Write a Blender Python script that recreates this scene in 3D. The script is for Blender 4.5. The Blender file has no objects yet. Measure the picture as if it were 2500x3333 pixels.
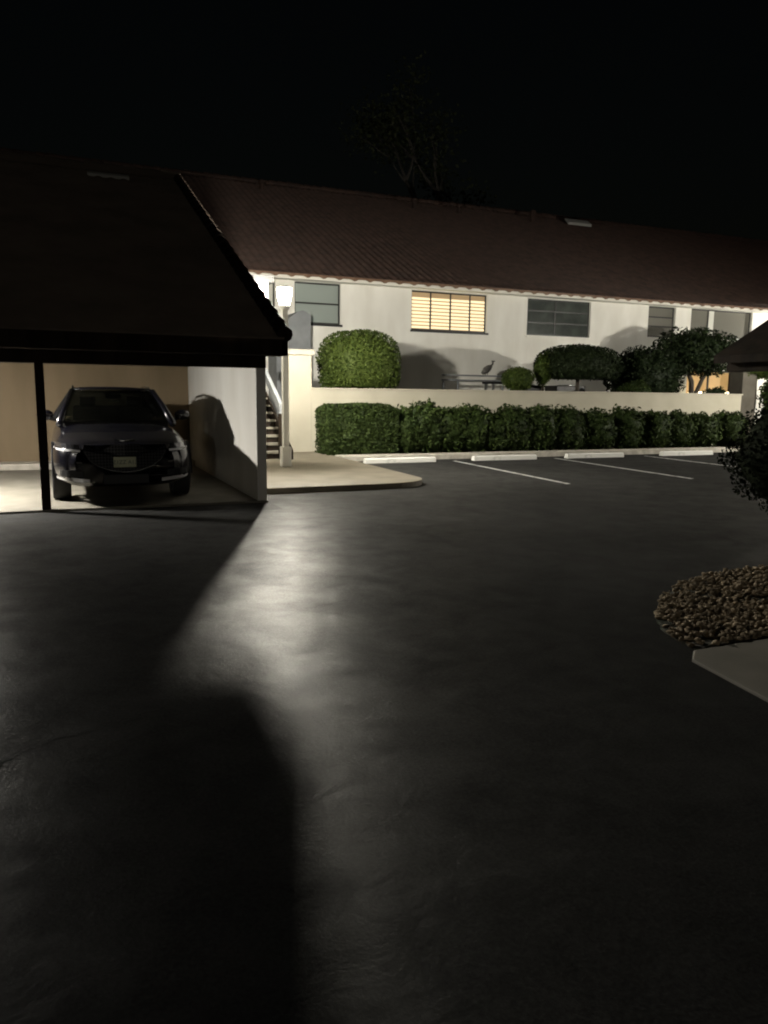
import bpy, math, random
import numpy as np
from mathutils import Vector, Matrix, Euler, noise

sc = bpy.context.scene
COL = sc.collection
rnd = random.Random(7)
rng = np.random.default_rng(7)
R = math.radians

# ---------------------------------------------------------------- camera, world, exposure
cam_d = bpy.data.cameras.new("camera"); cam = bpy.data.objects.new("camera", cam_d); COL.objects.link(cam)
cam_d.sensor_fit = 'HORIZONTAL'; cam_d.sensor_width = 36.0; cam_d.lens = 36.0 * 2480 / 2500
cam_d.clip_start = 0.05; cam_d.clip_end = 1500
_v1 = Vector((7200 - 1250, 1352 - 1666.5, 2480)).normalized()          # where lines along the facade meet
_h = Vector((216 - 1250, 1274 - 1666.5, 2480))                          # a second point of the horizon
_D = _v1.cross(_h).normalized()
if _D.y < 0: _D = -_D
_Z = -_D; _X = _v1; _Y = _Z.cross(_X)
Rm = Matrix((_X, _Y, _Z))                                               # world <- (right, down, forward)
right, down, fwd = Rm.col[0], Rm.col[1], Rm.col[2]
cam.matrix_world = Matrix.Translation((0, 0, 1.6)) @ Matrix((right, -down, -fwd)).transposed().to_4x4()
sc.camera = cam

w = bpy.data.worlds.new("World"); sc.world = w; w.use_nodes = True
nt = w.node_tree
bg = nt.nodes["Background"]
sky = nt.nodes.new("ShaderNodeTexSky"); sky.sky_type = 'NISHITA'; sky.sun_disc = False
sky.sun_elevation = R(2.0); sky.sun_rotation = R(200)
nt.links.new(sky.outputs[0], bg.inputs[0]); bg.inputs[1].default_value = 0.0011

sc.view_settings.view_transform = 'Standard'; sc.view_settings.look = 'None'
sc.view_settings.exposure = 0.0; sc.view_settings.gamma = 1.0
sc.cycles.use_denoising = True; sc.cycles.filter_width = 2.0
sc.cycles.max_bounces = 6; sc.cycles.diffuse_bounces = 4; sc.cycles.glossy_bounces = 3
sc.cycles.sample_clamp_indirect = 6.0
sc.cycles.caustics_reflective = False; sc.cycles.caustics_refractive = False

LAMP_STRENGTH = 8700.0

# ---------------------------------------------------------------- materials
def mat(name, col, rough=0.7, metal=0.0, spec=0.5, emit=None, estr=0.0, coat=0.0):
    m = bpy.data.materials.new(name); m.use_nodes = True
    b = m.node_tree.nodes["Principled BSDF"]
    b.inputs["Base Color"].default_value = (*col, 1); b.inputs["Roughness"].default_value = rough
    b.inputs["Metallic"].default_value = metal; b.inputs["Specular IOR Level"].default_value = spec
    b.inputs["Coat Weight"].default_value = coat; b.inputs["Coat Roughness"].default_value = 0.05
    if emit:
        b.inputs["Emission Color"].default_value = (*emit, 1); b.inputs["Emission Strength"].default_value = estr
    return m

def noisy(m, c1, c2, scale=4.0, detail=6.0, lo=0.35, hi=0.65, bump=0.0, bscale=None, bdist=0.02, rough=None, coords="Object", stretch=(1, 1, 1)):
    """mottle the base colour between c1 and c2 with noise, and add noise bump"""
    t = m.node_tree; n = t.nodes; L = t.links; b = n["Principled BSDF"]
    tc = n.new("ShaderNodeTexCoord"); mp = n.new("ShaderNodeMapping"); mp.inputs["Scale"].default_value = stretch
    L.new(tc.outputs[coords], mp.inputs[0])
    nz = n.new("ShaderNodeTexNoise"); nz.inputs["Scale"].default_value = scale; nz.inputs["Detail"].default_value = detail
    L.new(mp.outputs[0], nz.inputs["Vector"])
    cr = n.new("ShaderNodeValToRGB"); cr.color_ramp.elements[0].position = lo; cr.color_ramp.elements[1].position = hi
    cr.color_ramp.elements[0].color = (*c1, 1); cr.color_ramp.elements[1].color = (*c2, 1)
    L.new(nz.outputs["Fac"], cr.inputs[0]); L.new(cr.outputs[0], b.inputs["Base Color"])
    if rough:
        mr = n.new("ShaderNodeMapRange"); mr.inputs["From Min"].default_value = lo; mr.inputs["From Max"].default_value = hi
        mr.inputs["To Min"].default_value = rough[0]; mr.inputs["To Max"].default_value = rough[1]
        L.new(nz.outputs["Fac"], mr.inputs[0]); L.new(mr.outputs[0], b.inputs["Roughness"])
    if bump:
        n2 = n.new("ShaderNodeTexNoise"); n2.inputs["Scale"].default_value = bscale or scale * 4; n2.inputs["Detail"].default_value = 8
        L.new(mp.outputs[0], n2.inputs["Vector"])
        bp = n.new("ShaderNodeBump"); bp.inputs["Strength"].default_value = bump; bp.inputs["Distance"].default_value = bdist
        L.new(n2.outputs["Fac"], bp.inputs["Height"]); L.new(bp.outputs[0], b.inputs["Normal"])
    return m

GLOSS = .036
def asphalt_mat(name, c1, c2, r1, r2):
    m = mat(name, c1, 0.5, spec=0.05); t = m.node_tree; n = t.nodes; L = t.links; b = n["Principled BSDF"]
    tc = n.new("ShaderNodeTexCoord")
    def nz(scale, detail, rough=0.55, dist=0.0, stretch=None):
        x = n.new("ShaderNodeTexNoise"); x.inputs["Scale"].default_value = scale; x.inputs["Detail"].default_value = detail
        x.inputs["Roughness"].default_value = rough; x.inputs["Distortion"].default_value = dist
        if stretch:
            mp = n.new("ShaderNodeMapping"); mp.inputs["Scale"].default_value = stretch
            L.new(tc.outputs["Object"], mp.inputs[0]); L.new(mp.outputs[0], x.inputs["Vector"])
        else: L.new(tc.outputs["Object"], x.inputs["Vector"])
        return x
    big = nz(0.35, 5); mid = nz(4.8, 7, 0.64, 0.35); fine = nz(70.0, 4, 0.7); swirl = nz(1.1, 3, 0.5, 1.2, (0.55, 1.7, 1))
    cr = n.new("ShaderNodeValToRGB"); cr.color_ramp.elements[0].position = .3; cr.color_ramp.elements[1].position = .7
    cr.color_ramp.elements[0].color = (*c1, 1); cr.color_ramp.elements[1].color = (*c2, 1)
    mx = n.new("ShaderNodeMix"); mx.data_type = 'FLOAT'; mx.inputs[0].default_value = 0.45
    L.new(big.outputs["Fac"], mx.inputs[2]); L.new(mid.outputs["Fac"], mx.inputs[3])
    L.new(mx.outputs[0], cr.inputs[0])
    # pale and dark stone grains
    fr = n.new("ShaderNodeValToRGB"); fr.color_ramp.elements[0].position = .35; fr.color_ramp.elements[1].position = .72
    fr.color_ramp.elements[0].color = (.7, .7, .7, 1); fr.color_ramp.elements[1].color = (1.5, 1.5, 1.45, 1)
    L.new(fine.outputs["Fac"], fr.inputs[0])
    mul = n.new("ShaderNodeMix"); mul.data_type = 'RGBA'; mul.blend_type = 'MULTIPLY'; mul.inputs[0].default_value = 1
    L.new(cr.outputs[0], mul.inputs[6]); L.new(fr.outputs[0], mul.inputs[7]); L.new(mul.outputs[2], b.inputs["Base Color"])
    mr = n.new("ShaderNodeMapRange"); mr.inputs["From Min"].default_value = .3; mr.inputs["From Max"].default_value = .7
    mr.inputs["To Min"].default_value = r1; mr.inputs["To Max"].default_value = r2
    L.new(mx.outputs[0], mr.inputs[0])
    gl = n.new("ShaderNodeBsdfGlossy"); gl.inputs[0].default_value = (GLOSS, GLOSS, GLOSS * .96, 1); L.new(mr.outputs[0], gl.inputs["Roughness"])
    gr = n.new("ShaderNodeValToRGB"); gr.color_ramp.elements[0].position = .36; gr.color_ramp.elements[1].position = .62
    gr.color_ramp.elements[0].color = (GLOSS * .68, GLOSS * .68, GLOSS * .67, 1); gr.color_ramp.elements[1].color = (GLOSS * 1.3, GLOSS * 1.3, GLOSS * 1.26, 1)
    worn = nz(2.2, 9, 0.68, 0.4); L.new(worn.outputs["Fac"], gr.inputs[0]); L.new(gr.outputs[0], gl.inputs[0])
    b1 = n.new("ShaderNodeBump"); b1.inputs["Strength"].default_value = 0.34; b1.inputs["Distance"].default_value = 0.003
    L.new(fine.outputs["Fac"], b1.inputs["Height"])
    b2 = n.new("ShaderNodeBump"); b2.inputs["Strength"].default_value = 0.22; b2.inputs["Distance"].default_value = 0.02
    L.new(swirl.outputs["Fac"], b2.inputs["Height"]); L.new(b1.outputs[0], b2.inputs["Normal"])
    b3 = n.new("ShaderNodeBump"); b3.inputs["Strength"].default_value = 0.26; b3.inputs["Distance"].default_value = 0.02
    L.new(mid.outputs["Fac"], b3.inputs["Height"]); L.new(b2.outputs[0], b3.inputs["Normal"])
    L.new(b3.outputs[0], b.inputs["Normal"]); L.new(b3.outputs[0], gl.inputs["Normal"])
    b.inputs["Specular IOR Level"].default_value = 0; b.inputs["Roughness"].default_value = 1
    ad = n.new("ShaderNodeAddShader"); L.new(b.outputs[0], ad.inputs[0]); L.new(gl.outputs[0], ad.inputs[1]); L.new(ad.outputs[0], n["Material Output"].inputs[0])
    return m

def leaf_mat(name, c1, c2, rough=0.6, spec=.12):
    m = mat(name, c1, rough, spec=spec); t = m.node_tree; n = t.nodes; L = t.links; b = n["Principled BSDF"]
    g = n.new("ShaderNodeNewGeometry"); cr = n.new("ShaderNodeValToRGB")
    cr.color_ramp.elements[0].color = (*c1, 1); cr.color_ramp.elements[1].color = (*c2, 1)
    L.new(g.outputs["Random Per Island"], cr.inputs[0]); L.new(cr.outputs[0], b.inputs["Base Color"])
    return m

def shade_mat():
    m = bpy.data.materials.new("glowing_glass"); m.use_nodes = True; n = m.node_tree.nodes; L = m.node_tree.links; n.remove(n["Principled BSDF"])
    tr = n.new("ShaderNodeBsdfTransparent"); tr.inputs[0].default_value = (.92, .92, .9, 1)
    em = n.new("ShaderNodeEmission"); em.inputs[0].default_value = (1, .95, .86, 1); em.inputs[1].default_value = 22
    ad = n.new("ShaderNodeAddShader"); L.new(tr.outputs[0], ad.inputs[0]); L.new(em.outputs[0], ad.inputs[1]); L.new(ad.outputs[0], n["Material Output"].inputs[0]); return m
M = {}
M['asphalt'] = asphalt_mat("asphalt", (.024, .0240, .0236), (.049, .0486, .0475), .33, .42)
M['dark_asphalt'] = asphalt_mat("asphalt_dark", (.016, .016, .016), (.03, .03, .03), .5, .65)
M['earth'] = noisy(mat("earth", (.06, .055, .04), .95), (.03, .04, .018), (.08, .07, .05), 3, bump=.5)
M['paint_white'] = noisy(mat("road_paint", (.75, .75, .72), .6), (.22, .22, .21), (.74, .74, .71), 5, lo=.3, hi=.52, bump=.2, bscale=60, bdist=.004)
M['walk'] = noisy(mat("walk_concrete", (.19, .165, .122), .75), (.165, .142, .103), (.215, .188, .14), 2.2, bump=.25, bscale=50, bdist=.004)
M['concrete'] = noisy(mat("concrete", (.2, .185, .15), .75), (.17, .157, .127), (.23, .213, .175), 2.2, bump=.25, bscale=50, bdist=.004)
M['kerb'] = noisy(mat("kerb_concrete", (.5, .47, .4), .8), (.40, .37, .31), (.6, .56, .49), 5, bump=.3, bscale=40, bdist=.006)
M['stop'] = noisy(mat("stop_paint", (.8, .79, .74), .6), (.5, .49, .45), (.88, .87, .82), 4, lo=.26, hi=.42, bump=.3, bscale=40, bdist=.004)
M['stucco'] = noisy(mat("white_stucco", (.78, .765, .715), .85), (.73, .71, .655), (.83, .815, .765), 1.4, stretch=(1, 1, .35), bump=.35, bscale=45, bdist=.006)
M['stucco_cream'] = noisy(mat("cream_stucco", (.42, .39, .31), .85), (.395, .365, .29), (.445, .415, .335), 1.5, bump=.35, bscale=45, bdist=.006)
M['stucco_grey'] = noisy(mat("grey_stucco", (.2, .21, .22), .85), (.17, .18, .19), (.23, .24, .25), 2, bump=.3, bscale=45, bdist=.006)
M['tan'] = noisy(mat("tan_panel", (.225, .168, .098), .75), (.19, .14, .078), (.26, .196, .118), 1.4, stretch=(1, 1, .25), bump=.15, bscale=30, bdist=.004)
M['soffit'] = mat("soffit_white", (.74, .72, .66), .8)
M['taupe'] = noisy(mat('taupe_stucco', (.11, .10, .08), .85), (.09, .08, .064), (.13, .118, .096), 2, bump=.3, bscale=45, bdist=.006)
M['ceiling'] = mat("ceiling_paint", (.14, .135, .12), .8)
M['darkwood'] = noisy(mat("dark_brown_wood", (.018, .013, .010), .85, spec=.08), (.012, .009, .007), (.026, .019, .014), 6, stretch=(1, 1, .1))
M['tile'] = noisy(mat("terracotta_tile", (.030, .0138, .009), .8), (.020, .0092, .006), (.042, .0205, .0135), 2.6, detail=8, bump=.3, bscale=40, bdist=.006)
M['tile_dark'] = noisy(mat("dark_brown_tile", (.115, .094, .076), .8, spec=.1), (.098, .08, .064), (.132, .108, .088), 1.1, detail=4, bump=.15, bscale=40, bdist=.004)
M['fascia'] = noisy(mat("copper_fascia", (.16, .09, .055), .55), (.13, .07, .04), (.2, .12, .075), 5)
M['frame'] = mat("dark_bronze", (.018, .018, .018), .45)
M['pane_grey'] = noisy(mat("window_glass_grey", (.055, .065, .06), .12), (.045, .052, .048), (.075, .085, .078), 1.5)
M['pane_tan'] = mat("window_glass_tan", (.17, .165, .145), .2)
M['pane_pale'] = mat("window_glass_pale", (.30, .34, .32), .15)
M['blind'] = mat("white_blind", (.62, .62, .57), .7)
M['lit_slat'] = mat("lit_shutter_slat", (.8, .7, .5), .6, emit=(1.0, .88, .56), estr=0.74)
M['lit_room'] = mat("lit_room", (.5, .35, .2), .8, emit=(1.0, .75, .4), estr=0.06)
M['lit_porch'] = noisy(mat("lit_porch_wall", (.7, .5, .25), .8, emit=(1.0, .62, .24), estr=.45), (.35, .22, .1), (.45, .3, .15), 2)
M['bulb'] = mat("bulb", (1, 1, 1), .4, emit=(1.0, .945, .835), estr=LAMP_STRENGTH)
M['lamp_glow'] = shade_mat()
M['fixture_glow'] = mat("fixture_glow", (1, 1, 1), .4, emit=(1.0, .95, .86), estr=2450)
M['porch_glow'] = mat("porch_glow", (1, 1, 1), .4, emit=(1.0, .86, .55), estr=5.0)
M['lamp_white'] = mat("lamp_post_paint", (.68, .67, .62), .5)
M['steel'] = mat("galvanised_steel", (.45, .46, .46), .4, metal=.9)
M['vent_light'] = mat("vent_metal", (.42, .42, .40), .5, metal=.2)
M['black_metal'] = mat("black_metal", (.015, .015, .016), .45, metal=.3)
M['bronze'] = mat('weathered_bronze', (.09, .085, .08), .7)
M['bark'] = noisy(mat("bark", (.06, .048, .036), .9), (.035, .027, .02), (.085, .068, .052), 8, stretch=(1, 1, .3), bump=.6, bscale=20)
M['bark_pale'] = noisy(mat("pale_bark", (.045, .04, .034), .9), (.03, .027, .022), (.06, .053, .044), 5, stretch=(1, 1, .3), bump=.5, bscale=18)
M['leaf'] = leaf_mat("leaf_green", (.011, .021, .005), (.038, .056, .014))
M['leaf_bright'] = leaf_mat("leaf_bright", (.026, .044, .008), (.072, .098, .021))
M['leaf_dark'] = leaf_mat("leaf_dark", (.006, .012, .004), (.020, .030, .011))
M['leaf_black'] = leaf_mat('leaf_black', (.004, .007, .003), (.012, .016, .007), .8, .03)
M['leaf_tree'] = leaf_mat("leaf_tree", (.015, .022, .01), (.04, .045, .02))
M['stone'] = leaf_mat("bed_stones", (.10, .078, .05), (.34, .27, .18), .9)
# car
M['carpaint'] = mat("dark_blue_paint", (.0045, .0045, .008), .22, metal=0, coat=.7)
M['carblack'] = mat("black_plastic", (.006, .006, .007), .5)
M['chrome'] = mat("chrome", (.82, .82, .83), .12, metal=1.0)
M['drl'] = mat('light_guide', (.85, .85, .88), .25, coat=.5)
M['satin'] = mat('satin_trim', (.75, .75, .76), .35, metal=.55)
M['lampglass'] = mat("headlight_lens", (.10, .10, .11), .08, metal=.6, coat=1)
M['rubber'] = mat("tyre_rubber", (.012, .012, .012), .8)
M['alloy'] = mat("alloy_rim", (.35, .35, .37), .3, metal=.9)
M['plate'] = noisy(mat("number_plate", (.62, .62, .42), .5), (.56, .57, .38), (.66, .66, .46), 9)
M['plate_ink'] = mat("plate_ink", (.10, .14, .12), .6)
M['cabin'] = mat("cabin_trim", (.012, .012, .012), .8)
M['tag_white'] = mat("white_tag", (.75, .75, .72), .5)

def glass_mat(tint):
    m = bpy.data.materials.new("car_glass"); m.use_nodes = True; n = m.node_tree.nodes; L = m.node_tree.links
    n.remove(n["Principled BSDF"])
    out = n["Material Output"]; tr = n.new("ShaderNodeBsdfTransparent"); tr.inputs[0].default_value = tint
    gl = n.new("ShaderNodeBsdfGlossy"); gl.inputs["Roughness"].default_value = .04; gl.inputs[0].default_value = (.9, .95, .92, 1)
    fr = n.new("ShaderNodeFresnel"); fr.inputs[0].default_value = 1.5
    mx = n.new("ShaderNodeMixShader"); L.new(fr.outputs[0], mx.inputs[0]); L.new(tr.outputs[0], mx.inputs[1]); L.new(gl.outputs[0], mx.inputs[2])
    L.new(mx.outputs[0], out.inputs[0]); return m
M['glass'] = glass_mat((.17, .195, .185, 1)); M['glass_dark'] = glass_mat((.05, .055, .053, 1))

def grille_mat():
    m = mat("grille_mesh", (.01, .01, .011), .35, metal=.6); t = m.node_tree; n = t.nodes; L = t.links; b = n["Principled BSDF"]
    tc = n.new("ShaderNodeTexCoord"); mp = n.new("ShaderNodeMapping"); mp.inputs["Rotation"].default_value = (0, R(45), 0); mp.inputs["Scale"].default_value = (34, 1, 34)
    ck = n.new("ShaderNodeTexChecker"); ck.inputs["Scale"].default_value = 1.0
    ck.inputs[1].default_value = (.004, .004, .004, 1); ck.inputs[2].default_value = (.045, .045, .05, 1)
    L.new(tc.outputs["Object"], mp.inputs[0]); L.new(mp.outputs[0], ck.inputs[0]); L.new(ck.outputs[0], b.inputs["Base Color"]); return m
M['grille'] = grille_mat()

# ---------------------------------------------------------------- mesh helpers
class MB:
    def __init__(s): s.v = []; s.f = []
    def add(s, vs, fs):
        o = len(s.v); s.v += [tuple(map(float, v)) for v in vs]; s.f += [tuple(i + o for i in f) for f in fs]; return s
    def box(s, x0, x1, y0, y1, z0, z1):
        vs = [(x, y, z) for z in (z0, z1) for y in (y0, y1) for x in (x0, x1)]
        return s.add(vs, [(0, 2, 3, 1), (4, 5, 7, 6), (0, 1, 5, 4), (2, 6, 7, 3), (0, 4, 6, 2), (1, 3, 7, 5)])
    def quad(s, a, b, c, d): return s.add([a, b, c, d], [(0, 1, 2, 3)])
    def prism(s, pts, z0, z1):
        n = len(pts); vs = [(x, y, z0) for x, y in pts] + [(x, y, z1) for x, y in pts]
        return s.add(vs, [tuple(range(n))[::-1], tuple(range(n, 2 * n))] + [(i, (i + 1) % n, n + (i + 1) % n, n + i) for i in range(n)])
    def lathe(s, prof, c=(0, 0, 0), n=24, sq=False):
        vs = []; fs = []
        for r, z in prof:
            for k in range(n):
                a = 2 * math.pi * k / n; vs.append((c[0] + r * math.cos(a), c[1] + r * math.sin(a), c[2] + z))
        m = len(prof)
        for j in range(m - 1):
            for k in range(n):
                fs.append((j * n + k, j * n + (k + 1) % n, (j + 1) * n + (k + 1) % n, (j + 1) * n + k))
        fs.append(tuple(range(n))[::-1]); fs.append(tuple((m - 1) * n + k for k in range(n)))
        return s.add(vs, fs)
    def tube(s, pts, rad, n=8):
        pts = [Vector(p) for p in pts]; rad = rad if isinstance(rad, (list, tuple)) else [rad] * len(pts)
        vs = []; fs = []; up = Vector((0, 0, 1))
        for i, p in enumerate(pts):
            d = (pts[min(i + 1, len(pts) - 1)] - pts[max(i - 1, 0)]).normalized()
            a = d.cross(up); a = a.normalized() if a.length > 1e-3 else Vector((1, 0, 0)); b = d.cross(a)
            for k in range(n):
                t = 2 * math.pi * k / n; vs.append(p + (a * math.cos(t) + b * math.sin(t)) * rad[i])
        for i in range(len(pts) - 1):
            for k in range(n): fs.append((i * n + k, i * n + (k + 1) % n, (i + 1) * n + (k + 1) % n, (i + 1) * n + k))
        fs.append(tuple(range(n))[::-1]); fs.append(tuple((len(pts) - 1) * n + k for k in range(n)))
        return s.add(vs, fs)
    def build(s, name, m, parent=None, local=False, smooth=False, bevel=0.0):
        off = Vector((0, 0, 0))
        if parent is not None and not local:
            p = parent
            while p is not None: off += p.location; p = p.parent
        me = bpy.data.meshes.new(name)
        me.from_pydata([(x - off.x, y - off.y, z - off.z) for x, y, z in s.v], [], s.f); me.update()
        return link(name, me, m, parent, smooth, bevel)

def link(name, me, m, parent=None, smooth=False, bevel=0.0):
    me.materials.append(m)
    if smooth: me.polygons.foreach_set("use_smooth", [True] * len(me.polygons))
    o = bpy.data.objects.new(name, me); COL.objects.link(o)
    if parent is not None: o.parent = parent
    if bevel:
        b = o.modifiers.new("bevel", 'BEVEL'); b.width = bevel; b.segments = 2; b.limit_method = 'ANGLE'; b.angle_limit = R(40)
    return o

def tag(o, label=None, cat=None, group=None, kind=None):
    if label: o["label"] = label
    if cat: o["category"] = cat
    if group: o["group"] = group
    if kind: o["kind"] = kind
    return o

def thing(name, label, cat, loc=(0, 0, 0), group=None, rz=0):
    o = bpy.data.objects.new(name, None); COL.objects.link(o); o.location = loc; o.rotation_euler = (0, 0, rz)
    return tag(o, label, cat, group)

def copy_tree(o, parent=None):
    c = o.copy(); COL.objects.link(c); c.parent = parent
    for ch in list(o.children): copy_tree(ch, c)
    return c

def np_mesh(name, V, F):
    """V (n,3), F (m,k) numpy"""
    me = bpy.data.meshes.new(name); k = F.shape[1]
    me.vertices.add(len(V)); me.vertices.foreach_set("co", np.asarray(V, np.float32).ravel())
    me.loops.add(F.size); me.loops.foreach_set("vertex_index", F.astype(np.int32).ravel())
    me.polygons.add(len(F)); me.polygons.foreach_set("loop_start", np.arange(0, F.size, k, dtype=np.int32))
    me.polygons.foreach_set("loop_total", np.full(len(F), k, np.int32)); me.update(calc_edges=True); me.validate()
    return me

# ---------------------------------------------------------------- foliage
def leaf_quads(P, N, size, jitter=0.9):
    """one folded leaf (2 quads sharing the midrib) at each point, roughly facing its normal"""
    n = len(P)
    nn = N + rng.normal(0, jitter, (n, 3)); nn /= np.linalg.norm(nn, axis=1, keepdims=True) + 1e-9
    a = np.cross(nn, rng.normal(0, 1, (n, 3))); a /= np.linalg.norm(a, axis=1, keepdims=True) + 1e-9
    b = np.cross(nn, a); s = (size * rng.uniform(.6, 1.4, (n, 1)))
    tip = P + a * s; base = P - a * s * .9; l = P + b * s * .5 + nn * s * .15; r = P - b * s * .5 + nn * s * .15
    V = np.stack([base, r, tip, l], 1).reshape(-1, 3)
    F = np.arange(4 * n).reshape(n, 4)
    return V, F

def sphere_dirs(n):
    d = rng.normal(0, 1, (n, 3)); return d / np.linalg.norm(d, axis=1, keepdims=True)

def lump(d, seed, amp, freq=2.2):
    return np.array([1 + amp * noise.noise(Vector((x * freq + seed, y * freq - seed, z * freq + 2 * seed))) for x, y, z in d])

def blob_crown(name, c, rad, n, size, m, parent, p=2.0, amp=.12, seed=1.0, freq=2.2, shell=.25, cut_bottom=None, core=.86):
    """superellipsoid crown of separate leaves around a rough dark-leaved core"""
    d = sphere_dirs(n)
    def surf(d):
        e = (np.abs(d) ** p).sum(1) ** (-1 / p)
        return d * (e * lump(d, seed, amp, freq))[:, None]
    S = surf(d); t = 1 - shell * rng.random(n) ** 1.6
    P = S * t[:, None] * np.array(rad)
    N = d / np.array(rad); N /= np.linalg.norm(N, axis=1, keepdims=True)
    if cut_bottom is not None:
        k = P[:, 2] > cut_bottom; P = P[k]; N = N[k]
    V, F = leaf_quads(P + np.array(c), N, size)
    if core:
        # inner twiggy mass so that a dense crown is not see-through
        u = 18; vv = 10; cd = []
        for j in range(vv + 1):
            th = math.pi * j / vv
            for k in range(u):
                ph = 2 * math.pi * k / u; cd.append((math.sin(th) * math.cos(ph), math.sin(th) * math.sin(ph), math.cos(th)))
        cd = np.array(cd); CS = surf(cd) * core * np.array(rad)
        if cut_bottom is not None: CS[:, 2] = np.maximum(CS[:, 2], cut_bottom)
        CS = CS + np.array(c); o = len(V)
        CF = np.array([(o + j * u + k, o + j * u + (k + 1) % u, o + (j + 1) * u + (k + 1) % u, o + (j + 1) * u + k) for j in range(vv) for k in range(u)])
        V = np.vstack([V, CS]); F = np.vstack([F, CF])
    off = np.zeros(3)
    q = parent
    while q is not None: off += np.array(q.location); q = q.parent
    return link(name, np_mesh(name, V - off, F), m, parent)

# ---------------------------------------------------------------- tiled roof slope
def tile_slope(mb_name, x0, x1, ye, ze, yr, zr, m, parent, per=.28, row=.40, h=.045, lift=.03, prof=8):
    """barrel-tiled slope from the eave (ye, ze) up to the ridge (yr, zr), running from x0 to x1"""
    nx = int(round((x1 - x0) / per)); L = math.hypot(yr - ye, zr - ze); nr = max(1, int(round(L / row)))
    uy, uz = (yr - ye) / L, (zr - ze) / L
    sgn = 1 if uy > 0 else -1
    ny_, nz_ = (-uz * sgn, uy * sgn)       # upward normal in the (y, z) plane
    if nz_ < 0: ny_, nz_ = -ny_, -nz_
    xs = np.linspace(x0, x1, nx * prof + 1); ph = (xs - x0) / ((x1 - x0) / nx)
    f = ph % 1.0
    hp = np.where(f < .62, np.sin(np.pi * f / .62), -.35 * np.sin(np.pi * (f - .62) / .38)) * h
    V = []; 
    step = L / nr
    rows = []
    for r in range(nr):
        rows += [(r * step - (.03 if r else .0), lift), ((r + 1) * step - .03 * 0 - .001, 0.004)]
    col_j = np.clip(rng.normal(0, .002, (len(rows), nx + 1)), -.004, .004)
    for i, (s, l) in enumerate(rows):
        jit = np.repeat(col_j[i], prof)[:len(xs)]
        hh = hp + l + jit
        V.append(np.stack([xs, ye + uy * s + ny_ * hh, ze + uz * s + nz_ * hh], 1))
    nv = len(xs); V = np.vstack(V); F = []
    base = np.arange(nv - 1)
    for i in range(len(rows) - 1):
        a = base + i * nv; F.append(np.stack([a, a + 1, a + 1 + nv, a + nv], 1))
    F = np.vstack(F)
    # butt ends at the eave, closing the barrels
    o = len(V); V = np.vstack([V, V[:nv] + np.array([0, -ny_ * .0, -.0]) * 1]); V[o:, 2] = ze - .012; V[o:, 1] = ye
    F = np.vstack([F, np.stack([o + base, o + base + 1, base + 1, base], 1)])
    off = np.zeros(3); q = parent
    while q is not None: off += np.array(q.location); q = q.parent
    return link(mb_name, np_mesh(mb_name, V - off, F), m, parent)

def rake_tiles(name, x, ye, ze, yr, zr, m, parent, r=.10, step=.40):
    mb = MB(); L = math.hypot(yr - ye, zr - ze); n = int(L / step)
    for i in range(n):
        a = i / n; b = (i + 1.12) / n
        p = Vector((x, ye + (yr - ye) * a, ze + (zr - ze) * a + .035)); q = Vector((x, ye + (yr - ye) * b, ze + (zr - ze) * b + .01))
        mb.tube([p, q], [r * 1.12, r * .9], 10)
    return mb.build(name, m, parent)

def ridge_tiles(name, x0, x1, y, z, m, parent, r=.12, step=.42):
    mb = MB(); n = int((x1 - x0) / step)
    for i in range(n):
        a = x0 + (x1 - x0) * i / n; b = x0 + (x1 - x0) * (i + 1.1) / n
        dz = rnd.uniform(-.012, .012)
        mb.tube([(a, y, z + dz + .02), (b, y, z + dz)], [r * 1.1, r * .9], 10)
    return mb.build(name, m, parent)

def wall_holes(mb, x0, x1, z0, z1, y, holes, depth):
    """front face (towards -Y) with rectangular openings and their reveals"""
    xs = sorted({x0, x1, *[h[0] for h in holes], *[h[1] for h in holes]}); zs = sorted({z0, z1, *[h[2] for h in holes], *[h[3] for h in holes]})
    for i in range(len(xs) - 1):
        for j in range(len(zs) - 1):
            cx = (xs[i] + xs[i + 1]) / 2; cz = (zs[j] + zs[j + 1]) / 2
            if any(h[0] < cx < h[1] and h[2] < cz < h[3] for h in holes): continue
            mb.quad((xs[i], y, zs[j]), (xs[i + 1], y, zs[j]), (xs[i + 1], y, zs[j + 1]), (xs[i], y, zs[j + 1]))
    for a, b, c, d in holes:
        yb = y + depth
        mb.quad((a, y, c), (a, yb, c), (b, yb, c), (b, y, c)); mb.quad((a, y, d), (b, y, d), (b, yb, d), (a, yb, d))
        mb.quad((a, y, c), (a, y, d), (a, yb, d), (a, yb, c)); mb.quad((b, y, c), (b, yb, c), (b, yb, d), (b, y, d))

# ================================================================ SETTING: ground, road, kerbs
g = MB(); g.quad((-400, -400, -.03), (400, -400, -.03), (400, 600, -.03), (-400, 600, -.03)); tag(g.build("ground", M['earth']), kind="structure")
def gh(x, y):      # low hump added to the paving to steer the lamp's highlight left
    return .085 * math.exp(-((x + .25) / 1.1) ** 2 / 2 - ((y - 5.2) / 1.9) ** 2 / 2)
_xs = np.concatenate([[-45, -20], np.linspace(-6, 6, 81), [20, 70]]); _ys = np.concatenate([[-30, -10], np.linspace(-2, 12, 81), [17.3]])
_V = np.array([(x, y, gh(x, y)) for y in _ys for x in _xs]); _n = len(_xs)
_F = np.array([(j * _n + i, j * _n + i + 1, (j + 1) * _n + i + 1, (j + 1) * _n + i) for j in range(len(_ys) - 1) for i in range(_n - 1)])
_me = np_mesh("parking_lot", _V, _F); tag(link("parking_lot", _me, M['asphalt'], smooth=True), kind="structure")
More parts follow.
